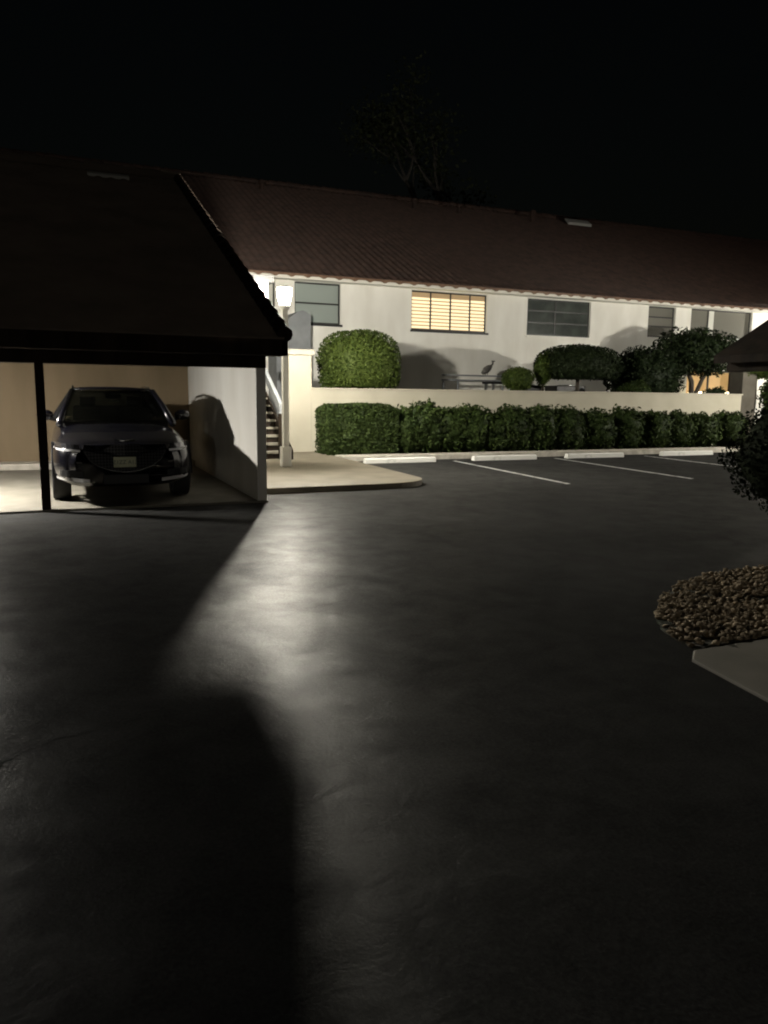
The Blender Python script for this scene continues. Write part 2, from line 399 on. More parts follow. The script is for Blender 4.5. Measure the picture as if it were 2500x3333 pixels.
a = MB(); a.quad((-12, 10.25, .004), (2.80, 10.25, .004), (2.80, 10.985, .004), (-12, 10.985, .004)); tag(a.build("asphalt_strip", M['dark_asphalt']), kind="structure")  # band of darker asphalt along the slab edge
for x in (5.96, 8.94, 11.94, 14.94, 17.94, 20.94):
    if x < 7: continue
    l = MB(); dx = -.30
    l.quad((x + dx - .05, 11.65, .004), (x + dx + .05, 11.65, .004), (x + .05, 16.75, .004), (x - .05, 16.75, .004))
    tag(l.build("parking_line", M['paint_white']), kind="structure")
# cracks in the sealcoat
def crack(pts, wdt):
    mb = MB(); P = []
    for i in range(len(pts) - 1):
        for k in range(10):
            t = k / 10; P.append((pts[i][0] * (1 - t) + pts[i + 1][0] * t + rnd.gauss(0, .012), pts[i][1] * (1 - t) + pts[i + 1][1] * t + rnd.gauss(0, .012)))
    for i in range(len(P) - 1):
        p, q = Vector(P[i]), Vector(P[i + 1]); d = (q - p).normalized(); n = Vector((-d.y, d.x)) * wdt * rnd.uniform(.4, 1)
        mb.quad(*[(c.x, c.y, gh(c.x, c.y) + .004) for c in (p - n, q - n, q + n, p + n)])
    tag(mb.build("asphalt_crack", M['dark_asphalt']), kind="structure")
crack([(-.42, 3.25), (-.2, 3.5), (.15, 3.62), (.4, 3.7)], .006)
crack([(1.35, 7.9), (1.9, 7.35), (2.6, 7.0)], .007)
crack([(2.2, 6.2), (3.0, 6.1), (3.9, 6.35)], .006)
crack([(1.6, 5.3), (2.3, 5.5), (2.9, 5.3)], .006)

# walkway apron with a rounded corner beside the carport
def arc(cx, cy, r, a0, a1, n=10): return [(cx + r * math.cos(R(a0 + (a1 - a0) * i / n)), cy + r * math.sin(R(a0 + (a1 - a0) * i / n))) for i in range(n + 1)]
pts = [(2.80, 11.92)] + [(4.9, 11.95)] + arc(5.25, 12.85, .85, -88, -5) + [(6.18, 17.3), (6.18, 19.38), (5.4, 20.9), (2.80, 20.9)]
a = MB(); a.prism(pts, -.02, .10); tag(a.build("walkway", M['walk'], bevel=.015), kind="structure")
k = MB(); k.box(6.19, 40, 17.28, 17.86, -.02, .12); tag(k.build("kerb", M['kerb'], bevel=.015), kind="structure")
k = MB(); k.quad((6.19, 17.86, .05), (42, 17.86, .05), (42, 19.38, .05), (6.19, 19.38, .05)); tag(k.build("planting_soil", M['earth']), kind="structure")
k = MB(); k.quad((5.5, 19.6, .06), (50, 19.6, .06), (50, 24.0, .06), (5.5, 24.0, .06)); tag(k.build("lawn", M['earth']), kind="structure")

# wheel stops
def wheel_stop(x, label):
    mb = MB(); prof = [(-.09, 0), (-.07, .10), (-.04, .125), (.04, .125), (.07, .10), (.09, 0)]
    n = len(prof); vs = [(x0, y, z) for x0 in (-.92, .92) for y, z in prof]
    mb.add(vs, [tuple(range(n)), tuple(range(n, 2 * n))[::-1]] + [(i, n + i, n + i + 1, i + 1) for i in range(n - 1)] + [(0, n - 1, 2 * n - 1, n)])
    o = mb.build("wheel_stop", M['stop'], bevel=.012); o.location = (x, 16.62, .002)
    tag(o, label, "wheel stop", "white wheel stops in front of the hedge")
for x, lb in ((7.42, "white concrete wheel stop nearest the rounded walkway corner"), (10.32, "white concrete wheel stop between the first and second parking lines"),
              (13.12, "white concrete wheel stop between the second and third parking lines"), (16.32, "white concrete wheel stop farthest right, beside the dark foreground bush")):
    wheel_stop(x, lb)

# ================================================================ MAIN BUILDING
YW = 24.0; EZ = 5.30; EY = 23.55; RY = 35.8; RZ = 11.02
B = thing("condominium_building", "long two storey white stucco building with a terracotta tiled roof", "building", (15, 24, 0))
BX0, BX1 = -16.0, 58.0
wins = {   # x0, x1, z0, z1
    'far_left': (4.75, 6.35, 3.84, 5.08), 'left': (6.98, 8.52, 3.84, 5.12), 'lit': (11.05, 13.98, 3.80, 5.10),
    'wide': (15.64, 18.42, 3.80, 5.10), 'small': (21.15, 22.50, 3.95, 5.12), 'right': (23.30, 26.6, 4.05, 5.14), 'porch': (23.3, 25.72, .4, 2.72)}
mb = MB(); wall_holes(mb, BX0, BX1, 0, EZ - .02, YW, list(wins.values()), .14)
mb.box(BX0, BX0 + .2, YW + .15, 47.6, 0, EZ); mb.box(BX1 - .2, BX1, YW + .15, 47.6, 0, EZ); mb.box(BX0, BX1, 47.6, 47.8, 0, EZ)
for x in (BX0, BX1):
    mb.add([(x, YW, EZ), (x, 47.6, EZ), (x, RY, RZ - .12)], [(0, 1, 2)])
mb.build("wall", M['stucco'], B)
roof = tile_slope("roof", BX0 - .4, BX1 + .4, EY, EZ, RY, RZ, M['tile'], B, h=.03)
mb = MB(); mb.quad((BX0 - .4, RY, RZ), (BX1 + .4, RY, RZ), (BX1 + .4, 48.05, EZ), (BX0 - .4, 48.05, EZ)); mb.build("rear_roof", M['tile'], B)
ridge_tiles("ridge_cap", BX0 - .4, BX1 + .4, RY, RZ + .06, M['tile'], B)
mb = MB(); mb.box(BX0 - .4, BX1 + .4, EY + .02, EY + .06, EZ - .17, EZ - .014); mb.build("fascia", M['soffit'], B)
mb = MB(); n = int((BX1 - BX0 + .8) / .065); vs = []
for i in range(n + 1):
    x = BX0 - .4 + i * .065; dr = .055 * max(0, math.cos((x % .52) / .52 * 2 * math.pi)) ** 1.5
    for yy in (EY - .03, EY + .018): vs += [(x, yy, EZ - .015), (x, yy, EZ - .075 - dr)]
fs = []
for i in range(n):
    o = 4 * i; fs += [(o, o + 1, o + 5, o + 4), (o + 2, o + 6, o + 7, o + 3), (o + 1, o + 3, o + 7, o + 5), (o, o + 4, o + 6, o + 2)]
mb.add(vs, fs); mb.build("drip_edge", M['fascia'], B)
mb = MB(); mb.box(BX0 - .4, BX1 + .4, EY + .062, YW - .002, EZ - .17, EZ - .15); mb.build("soffit", M['soffit'], B)
# roof vents: two pale ridge vents and three small pipe stacks
sl = (RZ - EZ) / (RY - EY)
def on_roof(x, y, dz=0): return (x, y, EZ + sl * (y - EY) + dz)
for x0, x1 in ((24.7, 26.15),):
    mb = MB(); y = 34.5; z = on_roof(0, y)[2]
    mb.add([(x0, y - .12, z + .03), (x1, y - .12, z + .03), (x1, y + .22, z + .32), (x0, y + .22, z + .32), (x0, y - .12, z + .16), (x1, y - .12, z + .16), (x1, y + .22, z + .40), (x0, y + .22, z + .40)],
           [(0, 3, 2, 1), (4, 5, 6, 7), (0, 1, 5, 4), (1, 2, 6, 5), (2, 3, 7, 6), (3, 0, 4, 7)])
    mb.build("roof_vent", M['vent_light'], roof)
for x, y, h in ((22.37, 34.2, .42), (15.84, 34.3, .3), (18.23, 34.3, .3), (8.6, 34.6, .25)):
    mb = MB(); z = on_roof(0, y)[2]; mb.lathe([(.11, 0), (.11, h), (.17, h + .02), (.17, h + .12), (.03, h + .2)], (x, y, z), 14); mb.build("vent_pipe", M['tile'], roof, smooth=False)

def window(key, panes, pane_mat, rails=(), sill=True, fw=.05, lit=False, blinds=False, rec=.10):
    x0, x1, z0, z1 = wins[key]; y = YW + rec
    root = MB()
    root.box(x0, x1, y, y + .04, z1 - fw, z1); root.box(x0, x1, y, y + .04, z0, z0 + fw)
    root.box(x0, x0 + fw, y, y + .04, z0 + fw, z1 - fw); root.box(x1 - fw, x1, y, y + .04, z0 + fw, z1 - fw)
    f = root.build("window", M['frame'], B)
    xs = [x0 + fw] + [x0 + (x1 - x0) * p for p in panes] + [x1 - fw]
    for i in range(len(xs) - 1):
        a = xs[i] + (.022 if i else 0); b = xs[i + 1] - (.022 if i < len(xs) - 2 else 0)
        if i:
            mb = MB(); mb.box(xs[i] - .022, xs[i] + .022, y - .004, y + .04, z0 + fw, z1 - fw); mb.build("mullion", M['frame'], f)
        mb = MB(); mb.box(a, b, y + .018, y + .030, z0 + fw, z1 - fw); mb.build("pane", pane_mat, f)
        if lit:
            zt = z1 - fw - .14; n = 9; st = (zt - z0 - fw) / n; mb = MB()
            for q in range(n):
                zc = z0 + fw + st * (q + .5)
                mb.add([(a + .01, y - .010, zc - st * .34), (b - .01, y - .010, zc - st * .34), (b - .01, y + .012, zc + st * .30), (a + .01, y + .012, zc + st * .30),
                        (a + .01, y - .002, zc - st * .38), (b - .01, y - .002, zc - st * .38), (b - .01, y + .016, zc + st * .26), (a + .01, y + .016, zc + st * .26)],
                       [(0, 1, 2, 3), (4, 7, 6, 5), (0, 4, 5, 1), (1, 5, 6, 2), (2, 6, 7, 3), (3, 7, 4, 0)])
            mb.build("shutter", M['lit_slat'], f)
        if blinds:
            n = 16; mb = MB(); st = (z1 - z0 - 2 * fw) / n
            for q in range(n):
                zc = z0 + fw + st * (q + .5)
                mb.add([(a, y + .002, zc - st * .42), (b, y + .002, zc - st * .42), (b, y + .016, zc + st * .34), (a, y + .016, zc + st * .34)], [(0, 1, 2, 3)])
            mb.build("blind", M['blind'], f)
    for zr_ in rails:
        z = z0 + (z1 - z0) * zr_; mb = MB(); mb.box(x0 + fw, x1 - fw, y - .008, y + .04, z - .025, z + .025); mb.build("rail", M['frame'], f)
    if sill:
        mb = MB(); mb.box(x0 - .03, x1 + .05, YW - .05, y + .02, z0 - .07, z0 - .002); mb.build("sill", M['frame'] if key in ('lit', 'left') else M['stucco'], f)
    return f
window('far_left', (), M['blind'], (), False, blinds=True)
window('left', (), M['pane_pale'], (.5,))
window('lit', (.26, .52, .78), M['lit_room'], (), lit=True)
window('wide', (.46,), M['pane_grey'], (.36, .68))
window('small', (), M['pane_tan'], (.36, .66), False)
window('right', (.30, .38), M['pane_tan'], (), False)
# lit ground-floor porch opening
x0, x1, z0, z1 = wins['porch']
mb = MB(); mb.box(x0, x1, YW + .16, YW + .2, z0, z1); pd = mb.build("door", M['lit_porch'], B)
mb = MB(); mb.box(x0, x0 + .06, YW + .06, YW + .12, z0, z1); mb.box(x1 - .06, x1, YW + .06, YW + .12, z0, z1); mb.box(x0 + .06, x1 - .06, YW + .06, YW + .12, z1 - .06, z1)
mb.box((x0 + x1) / 2 - .03, (x0 + x1) / 2 + .03, YW + .06, YW + .12, z0, z1 - .06); mb.build("door_frame", M['frame'], pd)

mb = MB(); mb.box(24.32, 24.58, YW + .085, YW + .099, 4.1, 5.09); mb.build("curtain", M['blind'], B)
# roofed landing at the head of the stair, white with a dark flat roof
T = thing("stair_landing", "white stair landing with a dark flat roof behind the lamp post", "stair landing", (3.6, 17.6, 0))
mb = MB(); mb.box(2.95, 4.34, 17.02, 17.16, 2.62, 4.02); mb.box(4.20, 4.34, 17.16, 23.98, 2.62, 4.02); mb.box(2.95, 4.2, 17.16, 23.98, 2.5, 2.62); mb.build("parapet", M['stucco'], T)
mb = MB(); mb.box(2.90, 4.46, 16.95, 23.99, 4.022, 4.16); mb.build("flat_roof", M['frame'], T)
mb = MB(); mb.box(2.90, 4.40, 16.97, 17.018, 3.08, 3.13); mb.build("rail", M['stucco_grey'], T)
mb = MB(); mb.box(2.95, 3.15, 17.2, 17.4, .1, 2.5); mb.build("column", M['stucco'], T)
# open stair going up away from the walkway
S = thing("staircase", "open staircase with pale treads and a pale sloping handrail beside the carport", "staircase", (4.3, 17.2, .1))
for i in range(13):
    y = 17.3 + i * .28; z = .10 + (i + 1) * .175
    mb = MB(); mb.box(3.66, 4.86, y, y + .31, z - .05, z); mb.build("tread", M['concrete'], S)
mb = MB()
for i in range(13):
    y = 17.34 + i * .28; z = .10 + (i + 1) * .175
    mb.box(3.7, 4.82, y, y + .02, z - .176, z - .05)
mb.build("riser", M['darkwood'], S)
for x in (3.62, 4.89):
    mb = MB(); a0 = (17.1, .10); a1 = (21.2, 2.55)
    mb.add([(x - .025, a0[0], .1), (x - .025, a0[0] + .5, .1), (x - .025, a1[0], a1[1] - .3), (x - .025, a1[0], a1[1]), (x - .025, a0[0], .32),
            (x + .025, a0[0], .1), (x + .025, a0[0] + .5, .1), (x + .025, a1[0], a1[1] - .3), (x + .025, a1[0], a1[1]), (x + .025, a0[0], .32)],
           [(0, 1, 2, 3, 4), (9, 8, 7, 6, 5), (0, 5, 6, 1), (1, 6, 7, 2), (2, 7, 8, 3), (3, 8, 9, 4), (4, 9, 5, 0)])
    mb.build("stringer", M['darkwood'], S)
mb = MB(); mb.add([(4.62, 17.2, 1.15), (4.70, 17.2, 1.15), (4.70, 17.2, 1.38), (4.62, 17.2, 1.38), (4.62, 20.2, 2.85), (4.70, 20.2, 2.85), (4.70, 20.2, 3.08), (4.62, 20.2, 3.08)],
                  [(0, 1, 2, 3), (7, 6, 5, 4), (0, 4, 5, 1), (1, 5, 6, 2), (2, 6, 7, 3), (3, 7, 4, 0)]); mb.build("handrail", M['stucco_grey'], S)
mb = MB(); mb.box(4.62, 4.7, 17.22, 17.3, .1, 1.15); mb.build("newel_post", M['darkwood'], S)
# grey rounded block standing by the wall, left of the round bush
E_ = thing("grey_arched_block", "grey arched block against the white building wall, left of the round bush", "entry enclosure", (6.9, 23.4, 0))
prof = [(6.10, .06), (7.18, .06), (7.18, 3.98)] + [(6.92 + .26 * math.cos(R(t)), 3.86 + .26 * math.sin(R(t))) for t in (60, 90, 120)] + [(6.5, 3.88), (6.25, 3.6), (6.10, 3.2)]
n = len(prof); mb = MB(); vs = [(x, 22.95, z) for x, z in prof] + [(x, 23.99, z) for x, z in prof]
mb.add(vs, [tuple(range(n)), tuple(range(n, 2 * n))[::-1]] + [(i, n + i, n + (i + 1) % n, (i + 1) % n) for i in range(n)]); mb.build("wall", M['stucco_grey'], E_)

# ================================================================ GARDEN WALL AND PILLAR
GW = thing("garden_wall", "long low white stucco wall behind the hedge", "garden wall", (13, 19.5, 0))
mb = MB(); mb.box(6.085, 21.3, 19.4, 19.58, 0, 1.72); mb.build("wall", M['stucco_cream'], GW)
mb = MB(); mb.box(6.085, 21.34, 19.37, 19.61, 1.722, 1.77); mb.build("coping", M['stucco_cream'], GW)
PL = thing("gate_pillar", "tall white square pillar with a flat cap at the end of the low wall", "pillar", (5.78, 19.7, 0))
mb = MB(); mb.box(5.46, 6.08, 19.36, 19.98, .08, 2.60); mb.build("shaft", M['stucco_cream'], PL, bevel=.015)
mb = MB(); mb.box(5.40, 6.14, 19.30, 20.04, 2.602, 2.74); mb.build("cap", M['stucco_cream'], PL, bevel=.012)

PC = thing("porch_column", "broad taupe column behind the right end of the low white wall", "column", (22.95, 20.9, .06))
mb = MB(); mb.box(22.62, 23.28, 20.6, 21.2, .06, 2.74); mb.build("shaft", M['taupe'], PC, bevel=.015)
mb = MB(); mb.box(22.55, 23.35, 20.53, 21.27, 2.742, 2.84); mb.build("cap", M['taupe'], PC, bevel=.01)

# ================================================================ CARPORT
CP = thing("carport", "dark tile roofed carport with white end wall and tan back wall", "carport", (0, 13, 0))
CX1 = 2.76; CX0 = -13.0; CZ = 0.035
mb = MB(); mb.box(CX0, CX1 + .02, 11.0, 21.6, -.05, CZ); mb.build("floor", M['concrete'], CP, bevel=.01)
mb = MB(); mb.box(2.62, CX1, 11.02, 23.4, CZ, 2.215)
mb.build("side_wall", M['stucco'], CP)
mb = MB(); mb.add([(2.62, 11.2, 2.22), (2.62, 23.4, 2.22), (2.62, 23.4, 5.2), (2.62, 20.35, 6.6), (2.76, 11.2, 2.22), (2.76, 23.4, 2.22), (2.76, 23.4, 5.2), (2.76, 20.35, 6.6)], [(0, 1, 2, 3), (4, 7, 6, 5), (0, 4, 5, 1), (1, 5, 6, 2), (2, 6, 7, 3), (3, 7, 4, 0)]); mb.build("gable_wall", M['stucco'], CP)
mb = MB(); mb.box(CX0, 2.615, 17.4, 17.5, CZ, 2.22)
for i in range(12):
    x = 2.3 - i * 1.22; mb.box(x - .012, x + .012, 17.393, 17.402, CZ, 2.2)
mb.build("back_wall", M['tan'], CP)
mb = MB(); mb.box(CX0, 2.615, 16.75, 17.39, CZ, .16); mb.build("back_kerb", M['kerb'], CP, bevel=.01)
mb = MB(); mb.box(CX0, 2.615, 11.16, 17.39, 2.16, 2.2); mb.build("ceiling", M['ceiling'], CP)
mb = MB(); mb.box(CX0, CX1 - .002, 10.98, 11.14, 1.965, 2.2); mb.build("beam", M['darkwood'], CP)
mb = MB(); mb.box(CX0, 2.98, 10.60, 10.64, 2.13, 2.352); mb.build("fascia", M['darkwood'], CP)
mb = MB(); mb.box(CX0, 2.96, 10.64, 10.98, 2.13, 2.15); mb.build("soffit", M['darkwood'], CP)
for x in (-.24, -5.6, -10.9):
    mb = MB(); mb.box(x - .055, x + .055, 11.0, 11.11, CZ, 1.965); mb.build("post", M['darkwood'], CP)
CRY = 20.35; CRZ = 6.80
croof = tile_slope("roof", CX0, 2.92, 10.56, 2.36, CRY, CRZ, M['tile_dark'], CP, h=.022, lift=.02)
mb = MB(); mb.quad((CX0, CRY, CRZ), (2.92, CRY, CRZ), (2.92, 23.5, 5.38), (CX0, 23.5, 5.38)); mb.build("rear_roof", M['tile_dark'], CP)
rake_tiles("rake_cap", 2.93, 10.56, 2.38, CRY, CRZ + .04, M['darkwood'], CP)
ridge_tiles("ridge_cap", CX0, 2.95, CRY, CRZ + .06, M['tile_dark'], CP)
mb = MB(); mb.add([(2.90, 10.6, 2.14), (2.90, CRY, CRZ - .24), (2.90, CRY, CRZ - .02), (2.90, 10.6, 2.34), (2.95, 10.6, 2.14), (2.95, CRY, CRZ - .24), (2.95, CRY, CRZ - .02), (2.95, 10.6, 2.34)],
                  [(0, 3, 2, 1), (4, 5, 6, 7), (0, 1, 5, 4), (1, 2, 6, 5), (2, 3, 7, 6), (3, 0, 4, 7)])
mb.build("barge_board", M['darkwood'], CP)
mb = MB(); _s = (CRZ - 2.36) / (CRY - 10.56); y = 19.62; z = 2.36 + _s * (y - 10.56); x0, x1 = .82, 1.73
mb.add([(x0, y, z + .02), (x1, y, z + .02), (x1, y + .12, z + .14), (x0, y + .12, z + .14), (x0, y, z + .085), (x1, y, z + .085), (x1, y + .12, z + .16), (x0, y + .12, z + .16)],
       [(0, 3, 2, 1), (4, 5, 6, 7), (0, 1, 5, 4), (1, 2, 6, 5), (2, 3, 7, 6), (3, 0, 4, 7)])
mb.build("roof_vent", M['vent_light'], croof)
# ceiling light of the left bay
CL = thing("ceiling_light", "round white ceiling light under the carport roof, left bay", "ceiling light", (-2.0, 12.3, 2.16))
mb = MB(); mb.lathe([(.16, -.001), (.16, -.03), (.14, -.04)], (-2.0, 12.3, 2.16), 24); mb.build("fixture_base", M['lamp_white'], CL)
mb = MB(); mb.lathe([(.13, -.041), (.12, -.075), (.08, -.10), (.02, -.11)], (-2.0, 12.3, 2.16), 24); mb.build("diffuser", M['fixture_glow'], CL, smooth=True)

# second carport on the right, seen only by its roof corner and one post
C2 = thing("carport", "dark carport roof corner jutting in at the right edge", "carport", (10, 5, 0))
def slab(mb, P, th):
    n = len(P); mb.add([tuple(p) for p in P] + [(p[0], p[1], p[2] - th) for p in P], [tuple(range(n)), tuple(range(n, 2 * n))[::-1]] + [(i, n + i, n + (i + 1) % n, (i + 1) % n) for i in range(n)])
mb = MB(); X0, X1, Y0, Y1, z = 7.5, 14.5, .5, 7.3, 2.12; xm = 11.0; zm = z + .56 * 3.5
slab(mb, [(X0, Y0, z), (xm, Y0, zm), (xm, Y1, zm), (X0, Y1, z)], .09); slab(mb, [(xm, Y0, zm), (X1, Y0, z), (X1, Y1, z), (xm, Y1, zm)], .09)
mb.add([(X0 + .4, Y1 - .1, z), (X1 - .4, Y1 - .1, z), (xm, Y1 - .1, zm - .2)], [(0, 1, 2)])
mb.build("roof", M['darkwood'], C2)
mb = MB(); mb.box(7.62, 7.86, .7, 7.2, 1.93, 2.05); mb.build("beam", M['darkwood'], C2)
mb = MB(); mb.box(8.85, 8.98, 6.95, 7.08, 0, 2.1); mb.build("post", M['darkwood'], C2)
mb = MB(); mb.box(14.1, 14.3, .7, 7.1, 0, 1.93); mb.build("side_wall", M['stucco'], C2)

# ================================================================ STREET LAMPS
def lantern_lamp(x, y, z0, label):
    L = thing("street_lamp", label, "street lamp", (x, y, z0), "white post lamps")
    b = lambda: MB()
    m = b(); m.box(x - .10, x + .10, y - .10, y + .10, z0, z0 + .42); m.build("base", M['lamp_white'], L, bevel=.02)
    m = b(); m.box(x - .06, x + .06, y - .06, y + .06, z0 + .42, z0 + 3.18); m.build("pole", M['lamp_white'], L, bevel=.01)
    m = b(); m.lathe([(.06, 3.18), (.10, 3.22), (.10, 3.27), (.09, 3.28)], (x, y, z0), 20); m.build("collar", M['lamp_white'], L)
    m = b(); m.lathe([(.085, 3.285), (.115, 3.34), (.14, 3.46), (.15, 3.57), (.146, 3.60)], (x, y, z0), 24); m.build("lantern", M['lamp_glow'], L, smooth=True)
    m = b(); m.lathe([(.025, 3.31), (.055, 3.34), (.07, 3.42), (.055, 3.50), (.025, 3.52)], (x, y, z0), 16); m.build("bulb", M['bulb'], L, smooth=True)
    m = b(); m.lathe([(.15, 3.605), (.152, 3.612), (.10, 3.64), (.04, 3.655), (.01, 3.66)], (x, y, z0), 20); m.build("lantern_cap", M['lamp_white'], L, smooth=True)
    return L
LA = lantern_lamp(4.27, 15.42, .10, "lit white lamp post with a glowing lantern beside the carport")
LC = copy_tree(LA); LC.location = (31.0, 22.2, .05)
L_FILL = copy_tree(LA); L_FILL.location = (-13.0, -33.0, .0)  # added far lamp, out of view, lifts the carport roof out of black
L_FILL["label"] = "added lamp post far behind, out of view, lifting the dark carport roof"
LE = copy_tree(LA); LE.location = (22.4, 13.7, .0)
LE["label"] = "lit white lamp post out to the right across the lot"
LC["label"] = "lit white lamp post in the garden near the far right of the building"

# ================================================================ CAR
CAR = thing("parked_car", "dark blue black sport utility car parked nose out in the carport", "car", (.80, 11.2, CZ))
RINGS = [  # y, half width, bottom, top
    (0.00, .66, .30, .84), (.03, .76, .27, .875), (.10, .84, .25, .905), (.22, .895, .24, .935), (.45, .945, .23, .985), (.80, .965, .23, 1.03),
    (1.15, .975, .23, 1.075), (1.45, .98, .23, 1.10), (2.4, .985, .23, 1.12), (3.4, .985, .23, 1.13), (4.2, .965, .25, 1.13), (4.65, .92, .30, 1.08), (4.88, .84, .38, .96)]
def ring_at(y):
    for a, b in zip(RINGS, RINGS[1:]):
        if y <= b[0]:
            t = (y - a[0]) / (b[0] - a[0]); return tuple(a[i] + (b[i] - a[i]) * t for i in range(1, 4))
    return RINGS[-1][1:]
def ring_pts(hw, zb, zt, n=48):
    P = []; zc = (zb + zt) / 2; hh = (zt - zb) / 2
    for k in range(n):
        a = 2 * math.pi * k / n; c, s = math.cos(a), math.sin(a); ex = 2 / 4.2; ez = 2 / 3.6
        z = zc + hh * math.copysign(abs(s) ** ez, s); x = hw * math.copysign(abs(c) ** ex, c)
        x *= 1 - .05 * max(0, (z - .55) / .6)          # shoulders lean in
        P.append((x, z))
    return P
def inside(x, z, y):
    hw, zb, zt = ring_at(y); zc = (zb + zt) / 2; hh = (zt - zb) / 2; hw2 = hw * (1 - .05 * max(0, (z - .55) / .6))
    return abs(x / hw2) ** 4.2 + abs((z - zc) / hh) ** 3.6 <= 1
def body_y(x, z):
    lo, hi = 0.0, 1.4
    if inside(x, z, 0): return 0.0
    for _ in range(30):
        m_ = (lo + hi) / 2
        if inside(x, z, m_): hi = m_
        else: lo = m_
    return hi
mb = MB(); n = 48; vs = []
for y, hw, zb, zt in RINGS: vs += [(x, y, z) for x, z in ring_pts(hw, zb, zt)]
fs = [(j * n + k, j * n + (k + 1) % n, (j + 1) * n + (k + 1) % n, (j + 1) * n + k) for j in range(len(RINGS) - 1) for k in range(n)]
fs += [tuple(range(n)), tuple((len(RINGS) - 1) * n + k for k in range(n))[::-1]]
mb.add(vs, fs); body = mb.build("body", M['carpaint'], CAR, local=True, smooth=True)
# surface-hugging strips on the front
def strip(name, path, th, m, parent=None, proud=.012, dep=.02):
    """a thin bar following (x, z) points along the nose of the body"""
    q = MB(); vs = []
    for x, z in path:
        y = body_y(abs(x), z) - proud
        vs += [(x, y, z - th), (x, y, z + th), (x, y + dep, z + th), (x, y + dep, z - th)]
    fs = []
    for i in range(len(path) - 1):
        o = 4 * i
        for k in range(4): fs.append((o + k, o + (k + 1) % 4, o + 4 + (k + 1) % 4, o + 4 + k))
    fs += [(0, 1, 2, 3), tuple(4 * (len(path) - 1) + k for k in (3, 2, 1, 0))]
    q.add(vs, fs); return q.build(name, m, parent or CAR, local=True)
def lerp_path(a, b, n=10): return [(a[0] + (b[0] - a[0]) * i / n, a[1] + (b[1] - a[1]) * i / n) for i in range(n + 1)]
# crest-shaped grille
half = [(0, .455), (.19, .485), (.36, .545), (.48, .64), (.55, .765), (.54, .845), (.0, .850)]
out = [(-x, z) for x, z in half[::-1][1:-1]] + half
q = MB(); cy = -.016
vs = [(x, body_y(abs(x), z) - .014, z) for x, z in out]; c = len(vs); vs.append((0, cy, .66))
q.add(vs, [(i, (i + 1) % c, c) for i in range(c)]); grille = q.build("grille", M['grille'], CAR, local=True)
strip("grille_trim", [(-x, z) for x, z in half[:5][::-1]][:-1] + half[:5], .007, M['chrome'], grille, .026, .02)
strip("grille_bar", lerp_path((-.16, .745), (.16, .745)), .006, M['chrome'], grille, .022, .015)
strip("hood_badge", [(-.13, .905), (-.06, .893), (0, .889), (.06, .893), (.13, .905)], .008, M['chrome'], body, .012, .02)
q = MB(); q.box(-.30, .30, -.028, .0, .30, .425); q.build("lower_intake", M['carblack'], CAR, local=True)
for s in (-1, 1):
    hl = strip("headlight", lerp_path((s * .60, .79), (s * .925, .815)), .058, M['lampglass'], None, .010, .02)
    strip("light_bar", lerp_path((s * .60, .822), (s * .925, .846)), .014, M['drl'], hl, .020, .015)
    strip("light_bar", lerp_path((s * .59, .762), (s * .925, .782)), .014, M['drl'], hl, .020, .015)
    strip("bumper_trim", lerp_path((s * .48, .345), (s * .90, .39)), .024, M['satin'], None, .012, .02)
    strip("air_vent", lerp_path((s * .56, .44), (s * .86, .46)), .045, M['carblack'], None, .008, .02)
    strip("side_marker", lerp_path((s * .57, .60), (s * .64, .605)), .010, M['chrome'], None, .012, .02)
# number plate
q = MB(); q.box(-.165, .135, -.052, -.030, .53, .675); pl = q.build("number_plate", M['plate'], CAR, local=True, bevel=.006)
def text_mesh(txt, size, parent, m, name, loc, rot):
    cu = bpy.data.curves.new("t", 'FONT'); cu.body = txt; cu.size = size; cu.extrude = .0015; cu.align_x = 'CENTER'; cu.align_y = 'CENTER'
    o = bpy.data.objects.new("t", cu); COL.objects.link(o); bpy.context.view_layer.update()
    me = bpy.data.meshes.new_from_object(o.evaluated_get(bpy.context.evaluated_depsgraph_get())); bpy.data.objects.remove(o)
    r = link(name, me, m, parent); r.location = loc; r.rotation_euler = rot; return r
text_mesh("Z1ZZ A13", .075, pl, M['plate_ink'], "plate_number", (-.015, -.0545, .600), (R(90), 0, 0))
# greenhouse
def sheet(name, rows, m, parent=None, th=0.0, smooth=True):
    q = MB(); nr = len(rows); nc = len(rows[0]); q.add([p for r_ in rows for p in r_], [(i * nc + j, i * nc + j + 1, (i + 1) * nc + j + 1, (i + 1) * nc + j) for i in range(nr - 1) for j in range(nc - 1)])
    o = q.build(name, m, parent or CAR, local=True, smooth=smooth)
    if th:
        md = o.modifiers.new("solid", 'SOLIDIFY'); md.thickness = th
    return o
def ws(u, v):   # windshield, u across -1..1, v up 0..1
    return (u * (.80 - .19 * v), 1.40 + .80 * v - (.10 - .04 * v) * (1 - u * u), 1.085 + .485 * v + .012 * (1 - u * u))
sheet("windshield", [[ws(-1 + 2 * i / 10, j / 6) for i in range(11)] for j in range(7)], M['glass'])
def rf(u, v):
    y = 2.20 + 2.25 * v; return (u * (.61 - .03 * v), y - (.06 * (1 - u * u) if v == 0 else 0), 1.57 + .075 * math.sin(math.pi * min(1, .12 + .8 * v)) ** .6 * 1.0 + .025 * (1 - u * u) - .06 * v * v)
sheet("roof_panel", [[rf(-1 + 2 * i / 10, j / 10) for i in range(11)] for j in range(11)], M['carpaint'], None, .03)
sheet("rear_window", [[((-1 + .5 * i) * (.80 - .22 * j / 3), 4.72 - .27 * j / 3, 1.10 + .46 * j / 3) for i in range(5)] for j in range(4)], M['glass'])
